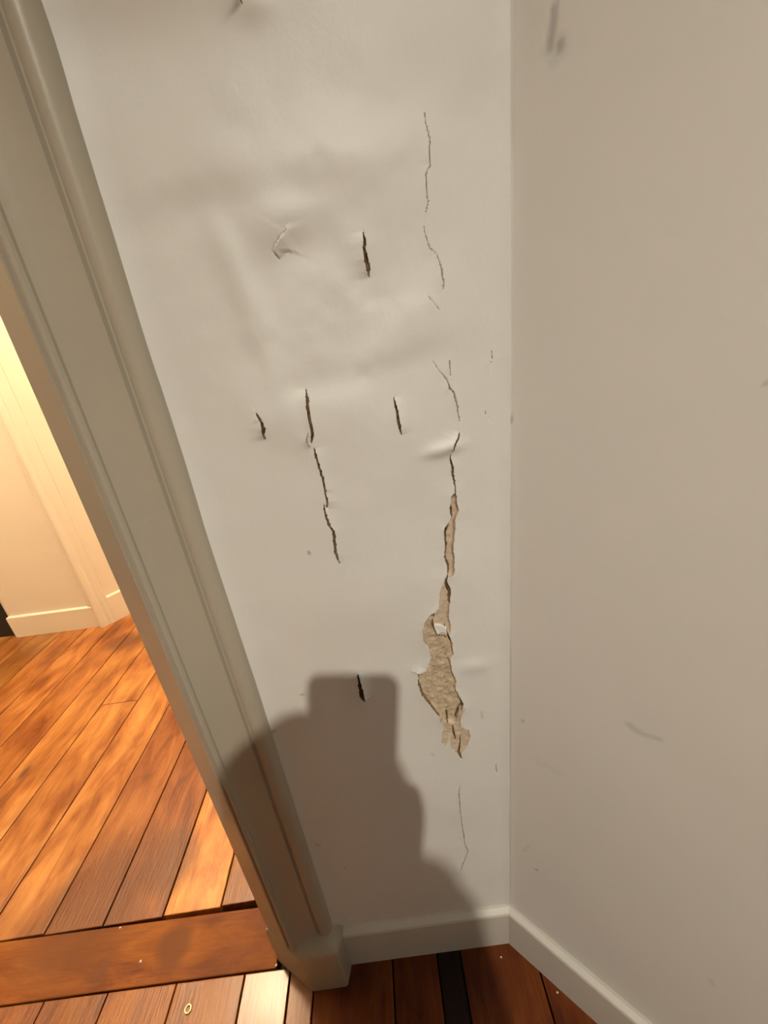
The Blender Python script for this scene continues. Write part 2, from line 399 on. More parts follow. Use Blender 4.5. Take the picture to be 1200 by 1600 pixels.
add_area(T_MAIN, 0.0024, 0.0006, 'bare_plaster', PLASTER, 'rough brown plaster laid bare in the tear', 0.0018)
add_area(T_SLIT, 0.0050, 0.0006, 'open_slit', CRACK, 'gaping slit with a lifted white lip', 0.0010)
# lifted lips of paint
sl, sd, side, dist, _w = poly_line(W2([(560,1048),(563,1058),(567,1070),(570,1086),(572,1092)]), np.array([0, 0.0003, 0.0004, 0.0004, 0]), 0.03)
H[sl] += 0.0062 * np.exp(-dist / 0.0050) * (side < 0) * np.clip(_w / 0.0004, 0, 1)
sl, sd, side, dist, _w = poly_line(W2([(640,1047),(654,1048),(664,1046)]), np.array([0, 0.0004, 0]), 0.03)
H[sl] += 0.0030 * np.exp(-dist / 0.006) * np.where(side < 0, 1, 0.2) * np.clip(_w / 0.0004, 0, 1)

fine = smooth_noise(0.004, 1.0, 11) * 0.6 + smooth_noise(0.0016, 1.0, 12) * 0.4
HB = H.copy()
for (sl, sd, depth, rough, name, mat, label) in AREAS:
    PARTS.append((name, mat, label)); i = len(PARTS)
    ins = sd < 0
    deep = HB[sl] * 0.6 - depth + rough * fine[sl]
    f = np.clip(-sd / 0.0006, 0, 1)
    H[sl] = np.where(ins, H[sl] * (1 - f) + deep * f, H[sl])
    ID[sl] = np.where(ins, i, ID[sl]); SD[sl] = np.where(np.abs(sd) < np.abs(SD[sl]), sd, SD[sl])
for (sl, sd, depth, label, mat) in CR:
    PARTS.append(('crack', mat or (HAIRLINE if depth <= 0.002 else CRACK), label)); i = len(PARTS)
    ins = sd < 0
    H[sl] = np.where(ins, H[sl] - depth * np.clip(-sd / 0.0006, 0.15, 1), H[sl])
    ID[sl] = np.where(ins, i, ID[sl]); SD[sl] = np.where(np.abs(sd) < np.abs(SD[sl]), sd, SD[sl])
# cracks inside the bare patches
for tr, dp in (([(702.5,786,1.5),(703.5,797,4.5),(705,806,1.5)], 0.004), ([(705,806,2.5),(701,814,2.5),(694.5,823,3),(694.5,840,3.5),(695.5,852,3),(694,866,2.5),(698.5,880,3.5),(698.5,893,3),(694,902,3),(697,911,6),(701,922,2.5),(700.5,938,1.6)], 0.0035),
               ([(675.5,966,1.6),(676.5,978,3),(682,988,2)], 0.003), ([(694,975,1.4),(697,985,3),(703,1000,2)], 0.003), ([(653.5,1051,2.2),(654,1068,2.2),(660,1085,2.2),(672,1099,2.6),(686,1117,2.6)], 0.002),
               ([(717,1088,2),(722,1099,4),(716,1108,4),(712,1122,3)], 0.003), ([(698,1112,2.5),(699,1126,3.5)], 0.0025), ([(707,1134,1.5),(709,1147,4),(712,1157,1.5)], 0.003),
               ([(720,1150,1.2),(718.5,1165,2),(716.5,1176,4.5),(722,1186,1)], 0.004)):
    pts = W2(tr); sl, sd, side, dist, _w = poly_line(jag(pts, 0.004, 0.0003), np.interp(np.linspace(0, 1, len(jag(pts, 0.004, 0))), np.linspace(0, 1, len(tr)), [t[2] * 0.5 * PXM for t in tr]), 0.01)
    PARTS.append(('crack', CRACK, 'dark crack inside the torn patch')); i = len(PARTS); ins = sd < 0
    H[sl] = np.where(ins, H[sl] - dp * np.clip(-sd / 0.0006, 0.2, 1), H[sl]); ID[sl] = np.where(ins, i, ID[sl])
    SD[sl] = np.where(np.abs(sd) < np.abs(SD[sl]), sd, SD[sl])
# a flake of paint left standing in the tear
sl, sd = poly_area(jag(W2(FLAKE), 0.004, 0.0003, True), 0.01)
PARTS.append(('paint_flake', None, 'loose white flake of paint left in the tear')); i = len(PARTS)
ins = sd < 0; H[sl] = np.where(ins, HB[sl] * 0.8 + 0.0002, H[sl]); ID[sl] = np.where(ins, i, ID[sl])
FLAKE_ID = i
# snap grid points on to the traced edges so that they stay clean
g1, g0 = np.gradient(SD, gz[1] - gz[0], gx[1] - gx[0]); gl = np.hypot(g0, g1) + 1e-9
snap = (np.abs(SD) < 0.00045) & (gl > 0.5) & (gl < 1.6)
PX = np.where(snap, GX - SD * g0 / gl, GX); PZ = np.where(snap, GZ - SD * g1 / gl, GZ)
PX[:, 0] = X0; PX[:, -1] = XC; PZ[0] = 0; PZ[-1] = Z1
# dirt and scuffs on the paint
def scuff(trace, strength, soft):
    sl, sd, side, dist, _w = poly_line(W2(trace), np.array([t[2] * 0.5 * PXM for t in trace]), 0.02)
    SCUFF[sl] = np.maximum(SCUFF[sl], strength * np.clip(1 - sd / (soft * PXM), 0, 1))
scuff([(484,857,2),(485,859,2)], 0.5, 2); scuff([(752,1112,1),(754,1122,1)], 0.25, 2)
scuff([(407,1103,2),(411,1105,2)], 0.5, 2); scuff([(425,1139,2),(430,1140,2)], 0.4, 2)
scuff([(494,1318,1),(500,1322,1)], 0.3, 3); scuff([(470,1085,1),(474,1084,2)], 0.4, 2)
scuff([(537,1355,1),(540,1357,1)], 0.25, 3); scuff([(674,1178,2),(678,1180,2)], 0.15, 3)
edge_fade = np.clip((GX - X0) / 0.004, 0, 1)
HF = H * edge_fade * np.clip((Z1 - GZ) / 0.02, 0, 1)
HF[:, -1] = 0

wall = None
verts = np.stack([PX.ravel(), (YW - HF).ravel(), PZ.ravel()], 1)
k, i = np.meshgrid(np.arange(NZ - 1), np.arange(NX - 1), indexing='ij')
v00 = (k * NX + i).ravel(); quads = np.stack([v00, v00 + 1, v00 + NX + 1, v00 + NX], 1)
idc = ID.ravel()[quads]
# a face belongs to a part when three of its corners do
fid = np.zeros(len(quads), int)
srt = np.sort(idc, 1); fid = np.where(srt[:, 1] == srt[:, 2], srt[:, 1], 0)
fid = np.where((srt[:, 0] == srt[:, 1]) & (srt[:, 2] == srt[:, 3]), srt[:, 2], fid)
fid = np.where((srt[:, 1] > 0) & (srt[:, 1] != srt[:, 2]), srt[:, 2], fid)
def np_mesh(name, V, Q, mat, parent=None, attr=None, smooth=True):
    used, inv = np.unique(Q.ravel(), return_inverse=True)
    me = bpy.data.meshes.new(name); me.vertices.add(len(used)); me.vertices.foreach_set('co', V[used].astype(np.float32).ravel())
    me.loops.add(Q.size); me.loops.foreach_set('vertex_index', inv.astype(np.int32).ravel())
    me.polygons.add(len(Q)); me.polygons.foreach_set('loop_start', np.arange(0, Q.size, 4, dtype=np.int32)); me.polygons.foreach_set('loop_total', np.full(len(Q), 4, np.int32))
    me.update(calc_edges=True); me.validate()
    me.polygons.foreach_set('use_smooth', np.full(len(Q), smooth))
    if attr is not None:
        a = me.attributes.new('scuff', 'FLOAT', 'POINT'); a.data.foreach_set('value', attr[used].astype(np.float32))
    me.materials.append(mat); me.update()
    return link(bpy.data.objects.new(name, me), parent)
# rest of the wall: above the damaged field, over and left of the doorway, and its thickness
ext_v = []; ext_q = []
def ext(a, b, c, d):
    n = len(verts) + len(ext_v); ext_v.extend([a, b, c, d]); ext_q.append((n, n + 1, n + 2, n + 3))
ext((X0, YW, Z1), (XC, YW, Z1), (XC, YW, ZC), (X0, YW, ZC))
XL = -1.70
ZD = 2.02
ext((XJ, YW, ZD), (X0, YW, ZD), (X0, YW, ZC), (XJ, YW, ZC)); ext((-0.2, YW, 0), (X0, YW, 0), (X0, YW, ZD), (-0.2, YW, ZD))
ext((XJ2 - 0.05, YW, ZD), (XJ, YW, ZD), (XJ, YW, ZC), (XJ2 - 0.05, YW, ZC)); ext((XL, YW, 0), (XJ2 - 0.05, YW, 0), (XJ2 - 0.05, YW, ZC), (XL, YW, ZC))
ext((0.35, Y2, 0), (-0.21, Y2, 0), (-0.21, Y2, ZC), (0.35, Y2, ZC)); ext((XJ, Y2, ZD), (XJ2, Y2, ZD), (XJ2, Y2, ZC), (XJ, Y2, ZC)); ext((XJ2, Y2, 0), (-2.3, Y2, 0), (-2.3, Y2, ZC), (XJ2, Y2, ZC))
ext((XJ, YW, ZD), (XJ2, YW, ZD), (XJ2, Y2, ZD), (XJ, Y2, ZD))
AV = np.vstack([verts, np.array(ext_v)]); AS = np.concatenate([SCUFF.ravel(), np.zeros(len(ext_v))])
wall = np_mesh('wall_back', AV, np.vstack([quads[fid == 0], np.array(ext_q)]), WALL, None, AS)
tag(wall, 'off-white plaster wall with cracks and a long vertical tear', kind='structure')
for n, (name, mat, label) in enumerate(PARTS, 1):
    q = quads[fid == n]
    if len(q) < 2: continue
    o = np_mesh(name, AV, q, mat or WALL, wall, AS * 0)
    o['label'] = label

# ------------------------------------------------------------------ right wall, slanting towards the viewer
UL = 0.52; RX, RZ = 260, 420
ru = np.linspace(0, UL, RX); rz = np.linspace(0, 1.125, RZ); RU, RZZ = np.meshgrid(ru, rz)
def on_right(px, py):
    r = RW @ np.array([px - 600.0, py - 800.0, F]); c = np.array([XC, YW, 0]) - np.array([0, 0, HC]); n = np.array(NR)
    t = (c @ n) / (r @ n); p = r * t + np.array([0, 0, HC])
    return ((p - np.array([XC, YW, 0])) @ np.array(DR), p[2])
RS = np.zeros(RU.shape); RH = np.zeros(RU.shape)
def rmark(trace, strength, soft, dent=0.0, mpp=0.00085):
    pts = np.array([on_right(t[0], t[1]) for t in trace]); best = np.full(RU.shape, 1e9)
    for a, b, wa, wb in zip(pts[:-1], pts[1:], [t[2] for t in trace][:-1], [t[2] for t in trace][1:]):
        d = b - a; t = np.clip(((RU - a[0]) * d[0] + (RZZ - a[1]) * d[1]) / (d @ d + 1e-12), 0, 1)
        best = np.minimum(best, np.hypot(RU - a[0] - t * d[0], RZZ - a[1] - t * d[1]) - (wa + (wb - wa) * t) * 0.5 * mpp)
    f = np.clip(1 - best / (soft * mpp), 0, 1); f = f * f * (3 - 2 * f)
    RS[...] = np.maximum(RS, strength * f); RH[...] -= dent * f
rmark([(865,10,0),(864,30,1.5),(861,55,1.5),(858,68,1),(858,78,1)], 0.40, 3.4, 0.0006)
rmark([(873,67,0.5),(875,73,1.5),(873,80,0.5)], 0.40, 3.4, 0.0006)
rmark([(858,78,2),(866,88,3),(872,82,2)], 0.16, 8, 0.0004)
rmark([(983,1134,4),(992,1142,4),(1006,1150,2),(1030,1156,1)], 0.20, 4, 0.0003)
rmark([(817,1125,1),(817,1126,1)], 0.4, 2.2); rmark([(838,1359,1.5),(839,1360,1.5)], 0.5, 2.5); rmark([(818,1330,1),(826,1322,1)], 0.12, 3)
rmark([(842,1190,2),(872,1206,2)], 0.05, 8); rmark([(800,650,0),(800.5,660,0)], 0.4, 2.0); rmark([(1196,598,0),(1199,600,0)], 0.3, 2.6)
rmark([(1110,1530,1.5),(1114,1540,1.5)], 0.12, 3)
rn = np.random.default_rng(5); cell = 0.11; gg = rn.normal(0, 1, (16, 10)); uu, vv = RU / cell, RZZ / cell; ii, kk = uu.astype(int), vv.astype(int)
fu, fv = uu - ii, vv - kk; fu = fu * fu * (3 - 2 * fu); fv = fv * fv * (3 - 2 * fv)
RH += 0.0004 * ((gg[kk, ii] * (1 - fu) + gg[kk, ii + 1] * fu) * (1 - fv) + (gg[kk + 1, ii] * (1 - fu) + gg[kk + 1, ii + 1] * fu) * fv)
RH += 0.0012 * np.clip(1 - RU / 0.010, 0, 1) ** 2
RH[:, 0] = 0; RH[:, -1] = 0; RH[-1] = 0
RP = np.array([XC, YW, 0]) + RU[..., None] * np.array(DR) + RH[..., None] * np.array(NR); RP[..., 2] = RZZ
k, i = np.meshgrid(np.arange(RZ - 1), np.arange(RX - 1), indexing='ij'); v00 = (k * RX + i).ravel()
rq = np.stack([v00, v00 + 1, v00 + RX + 1, v00 + RX], 1)
pe = lambda u, z: (XC + u * DR.x, YW + u * DR.y, z)
UE = 1.35
ev = [pe(0, 1.125), pe(UL, 1.125), pe(UL, ZC), pe(0, ZC), pe(UL, 0), pe(UE, 0), pe(UE, ZC), pe(UL, ZC)]
n0 = RX * RZ
wr = np_mesh('wall_right', np.vstack([RP.reshape(-1, 3), np.array(ev)]), np.vstack([rq, [[n0, n0 + 1, n0 + 2, n0 + 3], [n0 + 4, n0 + 5, n0 + 6, n0 + 7]]]), WALL, None, np.concatenate([RS.ravel(), np.zeros(8)]))
tag(wr, 'plain off-white wall with small scuffs right of the corner', kind='structure')

# ------------------------------------------------------------------ the rest of the shell
XR, YF = pe(UE, 0)[0], -2.0
YR = pe(UE, 0)[1]
bm = bmesh.new(); box(bm, (XL - 0.06, YF - 0.06, 0), (XR + 0.06, YF, ZC)); tag(bm_obj('wall_front', bm, CEIL), 'off-white wall behind the viewer', kind='structure')
bm = bmesh.new(); box(bm, (XL - 0.06, YF, 0), (XL, YW, ZC)); tag(bm_obj('wall_left', bm, CEIL), 'off-white wall left of the viewer', kind='structure')
bm = bmesh.new(); box(bm, (XR, YF, 0), (XR + 0.06, YR, ZC)); tag(bm_obj('wall_side', bm, CEIL), 'off-white wall right of the viewer', kind='structure')
bm = bmesh.new(); box(bm, (-2.4, YF - 0.06, ZC), (XR + 0.1, 2.6, ZC + 0.08)); tag(bm_obj('ceiling', bm, CEIL), 'white ceiling', kind='structure')

# ------------------------------------------------------------------ floor: dark bed and one object per board
bm = bmesh.new(); box(bm, (-2.4, YF - 0.06, -0.06), (XR + 0.1, 2.6, -0.016))
floor = tag(bm_obj('floor', bm, GAP), 'orange-brown timber floor of wide boards', kind='structure')
def board(name, x0, x1, y0, y1, tint, top=0.0, rot=0.0, skew=(0, 0), bev=0.0012):
    """board along local y; skew moves the two ends off square"""
    cxm, cym = (x0 + x1) / 2, (y0 + y1) / 2; w, l = (x1 - x0) / 2, (y1 - y0) / 2
    bm = bmesh.new(); prism(bm, [(-w, -l + skew[0] / 2), (w, -l - skew[0] / 2), (w, l - skew[1] / 2), (-w, l + skew[1] / 2)], -0.016, 0.0)
    bmesh.ops.bevel(bm, geom=[e for e in bm.edges if all(v.co.z > -0.001 for v in e.verts)], offset=bev, segments=2, profile=0.5, affect='EDGES')
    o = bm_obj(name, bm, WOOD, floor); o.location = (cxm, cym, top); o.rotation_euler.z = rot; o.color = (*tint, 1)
    return o
S = 0.70833
# this room
ne = [-2.4, -2.25, -2.11, -1.98, -1.85, -1.71, -1.575, -1.43, -1.29, -1.15, -1.01, -0.865, -0.726, -0.576, -0.426, -0.325, -0.271, -0.103, -0.006, 0.044, 0.2, 0.355, 0.51, 0.665, 0.82, 0.975, 1.13, 1.285, 1.44, 1.55]
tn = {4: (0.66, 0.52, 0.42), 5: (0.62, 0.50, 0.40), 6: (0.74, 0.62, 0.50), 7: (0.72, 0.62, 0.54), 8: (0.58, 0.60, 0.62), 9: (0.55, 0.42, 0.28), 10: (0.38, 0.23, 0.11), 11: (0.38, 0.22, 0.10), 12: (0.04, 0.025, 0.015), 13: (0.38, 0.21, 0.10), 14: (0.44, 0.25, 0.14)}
near = []
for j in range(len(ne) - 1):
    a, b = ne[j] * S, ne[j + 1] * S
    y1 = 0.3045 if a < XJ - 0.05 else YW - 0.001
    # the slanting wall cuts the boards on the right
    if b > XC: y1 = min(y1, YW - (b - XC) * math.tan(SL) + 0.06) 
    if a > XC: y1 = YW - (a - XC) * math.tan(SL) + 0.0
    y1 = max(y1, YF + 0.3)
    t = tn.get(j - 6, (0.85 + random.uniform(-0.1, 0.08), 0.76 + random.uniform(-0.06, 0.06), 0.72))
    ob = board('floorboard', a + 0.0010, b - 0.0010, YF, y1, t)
    if 10 <= j - 6 <= 14: ob.data.materials[0] = WOOD_WORN          # dull boards in a dark tone, the narrow one nearly black
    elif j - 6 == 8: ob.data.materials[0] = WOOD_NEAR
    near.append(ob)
# threshold board across the doorway
th = board('threshold_board', -0.038, 0.038, -1.06 / 2 - 0, 1.06 / 2, (0.54, 0.41, 0.28), top=0.001)
th.rotation_euler.z = math.pi / 2; th.location = (XJ - 0.005 - 0.53, 0.3440, 0.001)
th.data.materials[0] = WOOD_WORN; th['label'] = 'wide board lying crosswise in the doorway'
# next room: boards run on at a slight angle, one of them a pale repair
fe = [-0.10, -0.235, -0.375, -0.521, -0.664, -0.811, -0.955, -1.108, -1.264, -1.414, -1.562, -1.71, -1.852, -2.0, -2.15, -2.3, -2.45, -2.6, -2.75, -2.9, -3.05]
tf = {2: (0.85, 0.90, 1.05), 3: (1.62, 1.66, 1.78), 4: (0.55, 0.40, 0.33), 5: (0.68, 0.54, 0.46), 6: (1.05, 1.02, 1.0), 7: (1.04, 1.02, 1.0), 8: (1.04, 1.02, 0.98), 9: (0.95, 0.86, 0.80), 10: (1.0, 0.92, 0.88), 11: (0.90, 0.82, 0.78)}
rot = 0.019
for j in range(len(fe) - 1):
    b, a = fe[j] * S, fe[j + 1] * S
    t = tf.get(j, (0.88 + random.uniform(-0.1, 0.1), 0.82 + random.uniform(-0.06, 0.06), 0.78))
    yend = 2.55; ys = 0.3845 + {2: 0.0075, 3: 0.0042, 4: 0.0012}.get(j, 0.0)
    spans = [(ys, yend)]
    if j == 7: spans = [(ys, 0.900), (0.9015, yend)]
    for (s0, s1) in spans:
        xm = -(s0 + s1 - 2 * 0.38) / 2 * math.tan(rot)
        ob = board('floorboard', a + 0.0016 + xm, b - 0.0016 + xm, s0, s1, t if s0 < 0.9 else tuple(q * 1.06 for q in t), rot=rot)
        if j == 3: ob['label'] = 'pale replacement board beside the door casing'

# ------------------------------------------------------------------ baseboards
def extrude_profile(bm, prof, a, b, na, nb):
    """sweep (out, z) profile from a to b; na, nb are the out directions at the ends (mitred)"""
    A = [bm.verts.new((a.x + na.x * o, a.y + na.y * o, z)) for o, z in prof]; B = [bm.verts.new((b.x + nb.x * o, b.y + nb.y * o, z)) for o, z in prof]
    n = len(prof)
    for i in range(n):
        j = (i + 1) % n; bm.faces.new((A[i], A[j], B[j], B[i]))
    bm.faces.new(A[::-1]); bm.faces.new(B)
TH = YW - YB
prof = [(-0.004, 0), (TH, 0), (TH, BH - 0.004), (TH - 0.0012, BH - 0.001), (TH - 0.004, BH + 0.0002), (0.0022, BH + 0.0018), (-0.0005, BH + 0.0052), (-0.004, BH + 0.006)]
nb_ = Vector((0, -1, 0)); mit = (nb_ + NR); mit = mit / (mit.dot(NR))       # mitre direction at the corner
bm = bmesh.new(); extrude_profile(bm, prof, Vector((-0.150, YW, 0)), Vector((XC, YW, 0)), nb_, mit)
tag(bm_obj('baseboard_back', bm, SKIRT), 'white painted baseboard under the cracked wall', kind='structure')
bm = bmesh.new(); extrude_profile(bm, prof, Vector((XC, YW, 0)), Vector(pe(UE, 0)), mit, NR)
tag(bm_obj('baseboard_right', bm, SKIRT), 'white painted baseboard under the slanting wall', kind='structure')

# ------------------------------------------------------------------ door casing with its plinth block
cas = [(XJ, Y2 + 0.002), (XJ, 0.3165), (XJ + 0.0008, 0.3150), (-0.2155, 0.2930), (-0.2140, 0.2905), (-0.2122, 0.2900), (-0.2108, 0.2918), (-0.2068, 0.2893)]
for q in range(7):
    a = math.pi * (1.05 - q / 6 * 1.05); cas.append((-0.2030 + 0.0038 * math.cos(a), 0.2882 - 0.0042 * math.sin(a)))
for q in range(1, 9):
    f = q / 8; cas.append((-0.1985 + 0.0290 * f, 0.2900 + 0.0062 * math.sin(f * math.pi * 0.5) - 0.0 * f))
cas += [(-0.1678, 0.2990), (-0.1660, 0.2992), (-0.1648, 0.2962), (-0.1625, 0.2945), (-0.1590, 0.2938), (-0.1555, 0.2946), (-0.1520, 0.2968), (-0.1500, 0.3000), (-0.1490, 0.3040), (-0.1488, YW + 0.003), (-0.2, YW + 0.004), (-0.2, Y2 + 0.002)]
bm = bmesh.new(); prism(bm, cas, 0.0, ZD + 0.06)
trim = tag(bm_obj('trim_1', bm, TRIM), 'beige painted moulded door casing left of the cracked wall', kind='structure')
for p in trim.data.polygons: p.use_smooth = abs(p.normal.z) < 0.5
try: trim.data.set_sharp_from_angle(angle=math.radians(28))
except Exception: pass
pl = [(-0.2512, 0.3225), (-0.2512, 0.3135), (-0.1960, 0.2785), (-0.1925, 0.2772), (-0.1430, 0.2776), (-0.1405, 0.2795), (-0.1362, 0.2960), (-0.1358, YW + 0.002), (-0.2, YW + 0.014)]
bm = bmesh.new()
ctr = Vector((-0.19, 0.31))
def ring(sc, z): return [bm.verts.new((ctr.x + (p[0] - ctr.x) * sc, ctr.y + (p[1] - ctr.y) * sc, z)) for p in pl]
zt = 0.0975
rs = [ring(1.0, 0.0), ring(1.0, zt - 0.011), ring(0.985, zt - 0.006), ring(0.93, zt - 0.002), ring(0.80, zt + 0.0025), ring(0.60, zt + 0.006)]
for A, B in zip(rs, rs[1:]):
    for i in range(len(pl)):
        j = (i + 1) % len(pl); bm.faces.new((A[i], A[j], B[j], B[i]))
bm.faces.new(rs[0][::-1]); bm.faces.new(rs[-1])
po = bm_obj('plinth_block', bm, TRIM, trim, smooth=True); po['label'] = 'faceted plinth block at the foot of the casing'
try: po.data.set_sharp_from_angle(angle=math.radians(30))
except Exception: pass
# lintel and far jamb of the doorway
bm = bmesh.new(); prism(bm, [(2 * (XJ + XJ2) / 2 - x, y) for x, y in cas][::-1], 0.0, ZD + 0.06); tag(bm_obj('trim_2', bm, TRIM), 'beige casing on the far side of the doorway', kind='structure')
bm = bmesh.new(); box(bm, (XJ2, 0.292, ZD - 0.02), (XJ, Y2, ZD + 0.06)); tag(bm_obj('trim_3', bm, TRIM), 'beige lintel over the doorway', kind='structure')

# ------------------------------------------------------------------ the next room
YFW = 1.334
xa, xb = -1.512, -1.150                              # wall end on the left, corner on the right
ang = math.radians(51); rd = Vector((math.cos(ang), math.sin(ang)))
p2 = Vector((xb, YFW)) + rd * 0.55
bm = bmesh.new()
prism(bm, [(xa, YFW), (xa + 0.012, YFW - 0.004), (xb, YFW - 0.004), (p2.x, p2.y), (p2.x + 1.4, p2.y), (p2.x + 1.4, 2.5), (xa, 2.5)], 0, ZC)
wf = tag(bm_obj('wall_far', bm, CREAM), 'cream wall lit by warm light beyond the doorway', kind='structure')
# its baseboard: front, and the receding side
bhf = 0.093
pf = [(-0.004, 0), (0.009, 0), (0.009, bhf - 0.003), (0.006, bhf), (-0.004, bhf + 0.003)]
bm = bmesh.new(); nf = Vector((0, -1, 0)); nr2 = Vector((rd.y, -rd.x, 0)); m2 = nf + nr2; m2 = m2 / m2.dot(nf); ml = Vector((-0.6, -1, 0))
extrude_profile(bm, pf, Vector((xa + 0.006, YFW - 0.004, 0)), Vector((xb - 0.004, YFW - 0.004, 0)), ml, nf)
tag(bm_obj('baseboard_far', bm, CREAM), 'cream baseboard below the warm-lit wall', kind='structure')
bm = bmesh.new(); extrude_profile(bm, [(o, z * 1.22) for o, z in pf], Vector((xb + 0.012 * rd.x, YFW - 0.004 + 0.012 * rd.y, 0)), Vector((p2.x, p2.y, 0)), nr2, nr2)
tag(bm_obj('baseboard_side', bm, CREAM), 'cream baseboard on the receding side of the warm-lit wall', kind='structure')
# moulded corner strip
cs = [(xb - 0.044, YFW - 0.003), (xb - 0.042, YFW - 0.0085), (xb - 0.034, YFW - 0.010), (xb - 0.028, YFW - 0.0085), (xb - 0.026, YFW - 0.0125)]
for q in range(7):
    a = math.pi * (1.0 - q / 6 * 0.8); cs.append((xb - 0.0125 + 0.0125 * math.cos(a), YFW - 0.0125 - 0.010 * math.sin(a)))
cs += [(xb + 0.003, YFW - 0.012), (xb + 0.004, YFW - 0.006), (xb + 0.030 * rd.x + 0.008, YFW + 0.030 * rd.y - 0.012), (xb + 0.030 * rd.x, YFW + 0.03 * rd.y), (xb - 0.004, YFW + 0.002)]
bm = bmesh.new(); prism(bm, cs, 0, ZC - 0.02); tag(bm_obj('trim_4', bm, CREAM), 'cream rounded corner moulding of the far wall', kind='structure')
# side walls closing the next room; a near-black panel paints the shade of the left recess
bm = bmesh.new(); box(bm, (0.30, Y2, 0), (0.36, 2.6, ZC)); tag(bm_obj('wall_hall_right', bm, CREAM), 'cream end wall of the next room', kind='structure')
bm = bmesh.new(); box(bm, (-2.36, Y2, 0), (-2.30, 2.6, ZC)); tag(bm_obj('wall_hall_left', bm, CREAM), 'cream end wall left in the next room', kind='structure')
bm = bmesh.new(); box(bm, (-2.30, 1.338, 0), (xa - 0.004, 1.40, ZC)); tag(bm_obj('recess_shade_panel', bm, DARK), 'near-black panel painted as the shade of the recess beside the warm-lit wall', kind='structure')
bm = bmesh.new(); box(bm, (-2.36, 2.5, 0), (0.36, 2.56, ZC)); tag(bm_obj('wall_hall_back', bm, CREAM), 'cream wall at the end of the next room', kind='structure')

# ------------------------------------------------------------------ lamps
def emit(name, col, strength):
    m = bpy.data.materials.new(name); m.use_nodes = True; nt = m.node_tree; nt.nodes.clear()
    e = nt.nodes.new('ShaderNodeEmission'); e.inputs[0].default_value = (*col, 1); e.inputs[1].default_value = strength
    o = nt.nodes.new('ShaderNodeOutputMaterial'); nt.links.new(e.outputs[0], o.inputs[0]); return m
lp = empty('pendant_lamp', (HALL.x, HALL.y, ZC)); tag(lp, 'glowing globe lamp hanging in the next room', 'lamp')
bm = bmesh.new(); lathe(bm, [(0, 0), (0.05, 0), (0.05, -0.015), (0.02, -0.03), (0, -0.03)]); bm_obj('canopy', bm, METAL, lp, True)
bm = bmesh.new(); lathe(bm, [(0.004, -0.03), (0.004, HALL.z - ZC + 0.08)], 10); bm_obj('cord', bm, METAL, lp, True)
bm = bmesh.new(); lathe(bm, [(0, HALL.z - ZC + 0.09), (0.03, HALL.z - ZC + 0.09), (0.032, HALL.z - ZC + 0.07), (0, HALL.z - ZC + 0.07)], 20); bm_obj('holder', bm, METAL, lp, True)
bm = bmesh.new(); bmesh.ops.create_uvsphere(bm, u_segments=24, v_segments=14, radius=0.075, matrix=Matrix.Translation((0, 0, HALL.z - ZC)))
bm_obj('globe', bm, emit('globe_glow', HALL_COLOR, HALL_STRENGTH), lp, True)

fl_ = empty('fill_lamp', (FILL.x, FILL.y, ZC)); tag(fl_, 'added disc of fill light on the ceiling near the right wall', 'lamp')  # made-up source of neutral fill for the shadowed wall
bm = bmesh.new(); lathe(bm, [(0, 0), (0.19, 0), (0.19, -0.03), (0.165, -0.035), (0.165, -0.02), (0, -0.02)], 32); bm_obj('rim', bm, METAL, fl_, True)
bm = bmesh.new(); lathe(bm, [(0.163, -0.022), (0.163, -0.034), (0.12, -0.045), (0, -0.05)], 32); bm_obj('fill_disc', bm, emit('fill_glow', FILL_COLOR, FILL_STRENGTH), fl_, True)
sp = empty('ceiling_spotlight', (LAMP.x, LAMP.y - 0.02, ZC)); tag(sp, 'white swivelling spotlight on the ceiling behind the viewer', 'lamp')
bm = bmesh.new(); lathe(bm, [(0, 0), (0.045, 0), (0.045, -0.02), (0.01, -0.026), (0, -0.026)]); bm_obj('mount', bm, METAL, sp, True)
bm = bmesh.new(); lathe(bm, [(0.006, -0.026), (0.006, -0.09)], 10); bm_obj('stem', bm, METAL, sp, True)
aim = (LAMP_AIM - LAMP).normalized(); q = aim.to_track_quat('-Z', 'Y')
bm = bmesh.new(); lathe(bm, [(0.03, 0.09), (0.045, 0.085), (0.05, 0.02), (0.062, 0.004), (0.060, 0.004), (0.046, 0.02), (0.0, 0.03)], 24, Matrix.Translation(LAMP - Vector(sp.location)) @ q.to_matrix().to_4x4())
bm_obj('shade', bm, METAL, sp, True)
ld = bpy.data.lights.new('spot_beam', 'SPOT'); ld.energy = LAMP_POWER; ld.color = LAMP_COLOR; ld.shadow_soft_size = 0.022; ld.spot_size = math.radians(42); ld.spot_blend = 1.0
lo = bpy.data.objects.new('spot_beam', ld); link(lo, sp); lo.location = LAMP - Vector(sp.location); lo.rotation_euler = q.to_euler()

# ------------------------------------------------------------------ the photographer kneeling behind the lens, whose shadow falls on the wall
SKIN = flat('skin', (0.62, 0.40, 0.29), 0.5, var=0.05, scale=40)
SHIRT = flat('shirt_cloth', (0.07, 0.075, 0.085), 0.85, var=0.2, scale=180)
JEANS = flat('trouser_cloth', (0.06, 0.075, 0.12), 0.85, var=0.2, scale=220)
HAIR_M = flat('hair_brown', (0.06, 0.035, 0.02), 0.5, var=0.3, scale=200)
EYE_M = flat('eye_dark', (0.05, 0.04, 0.035), 0.15)
def cw(x, y, z): return Vector(RW @ np.array([x, y, z])) + Vector((0, 0, HC))
SEG = []
def seg(a, b, ra, rb, m): SEG.append((Vector(a), Vector(b), ra, rb, m))
hip = Vector((-0.11, -0.50, 0.27)); ch = Vector((-0.085, -0.375, 0.845)); nk = Vector((-0.060, -0.280, 0.945)); hd = Vector((-0.047, -0.172, 0.872))
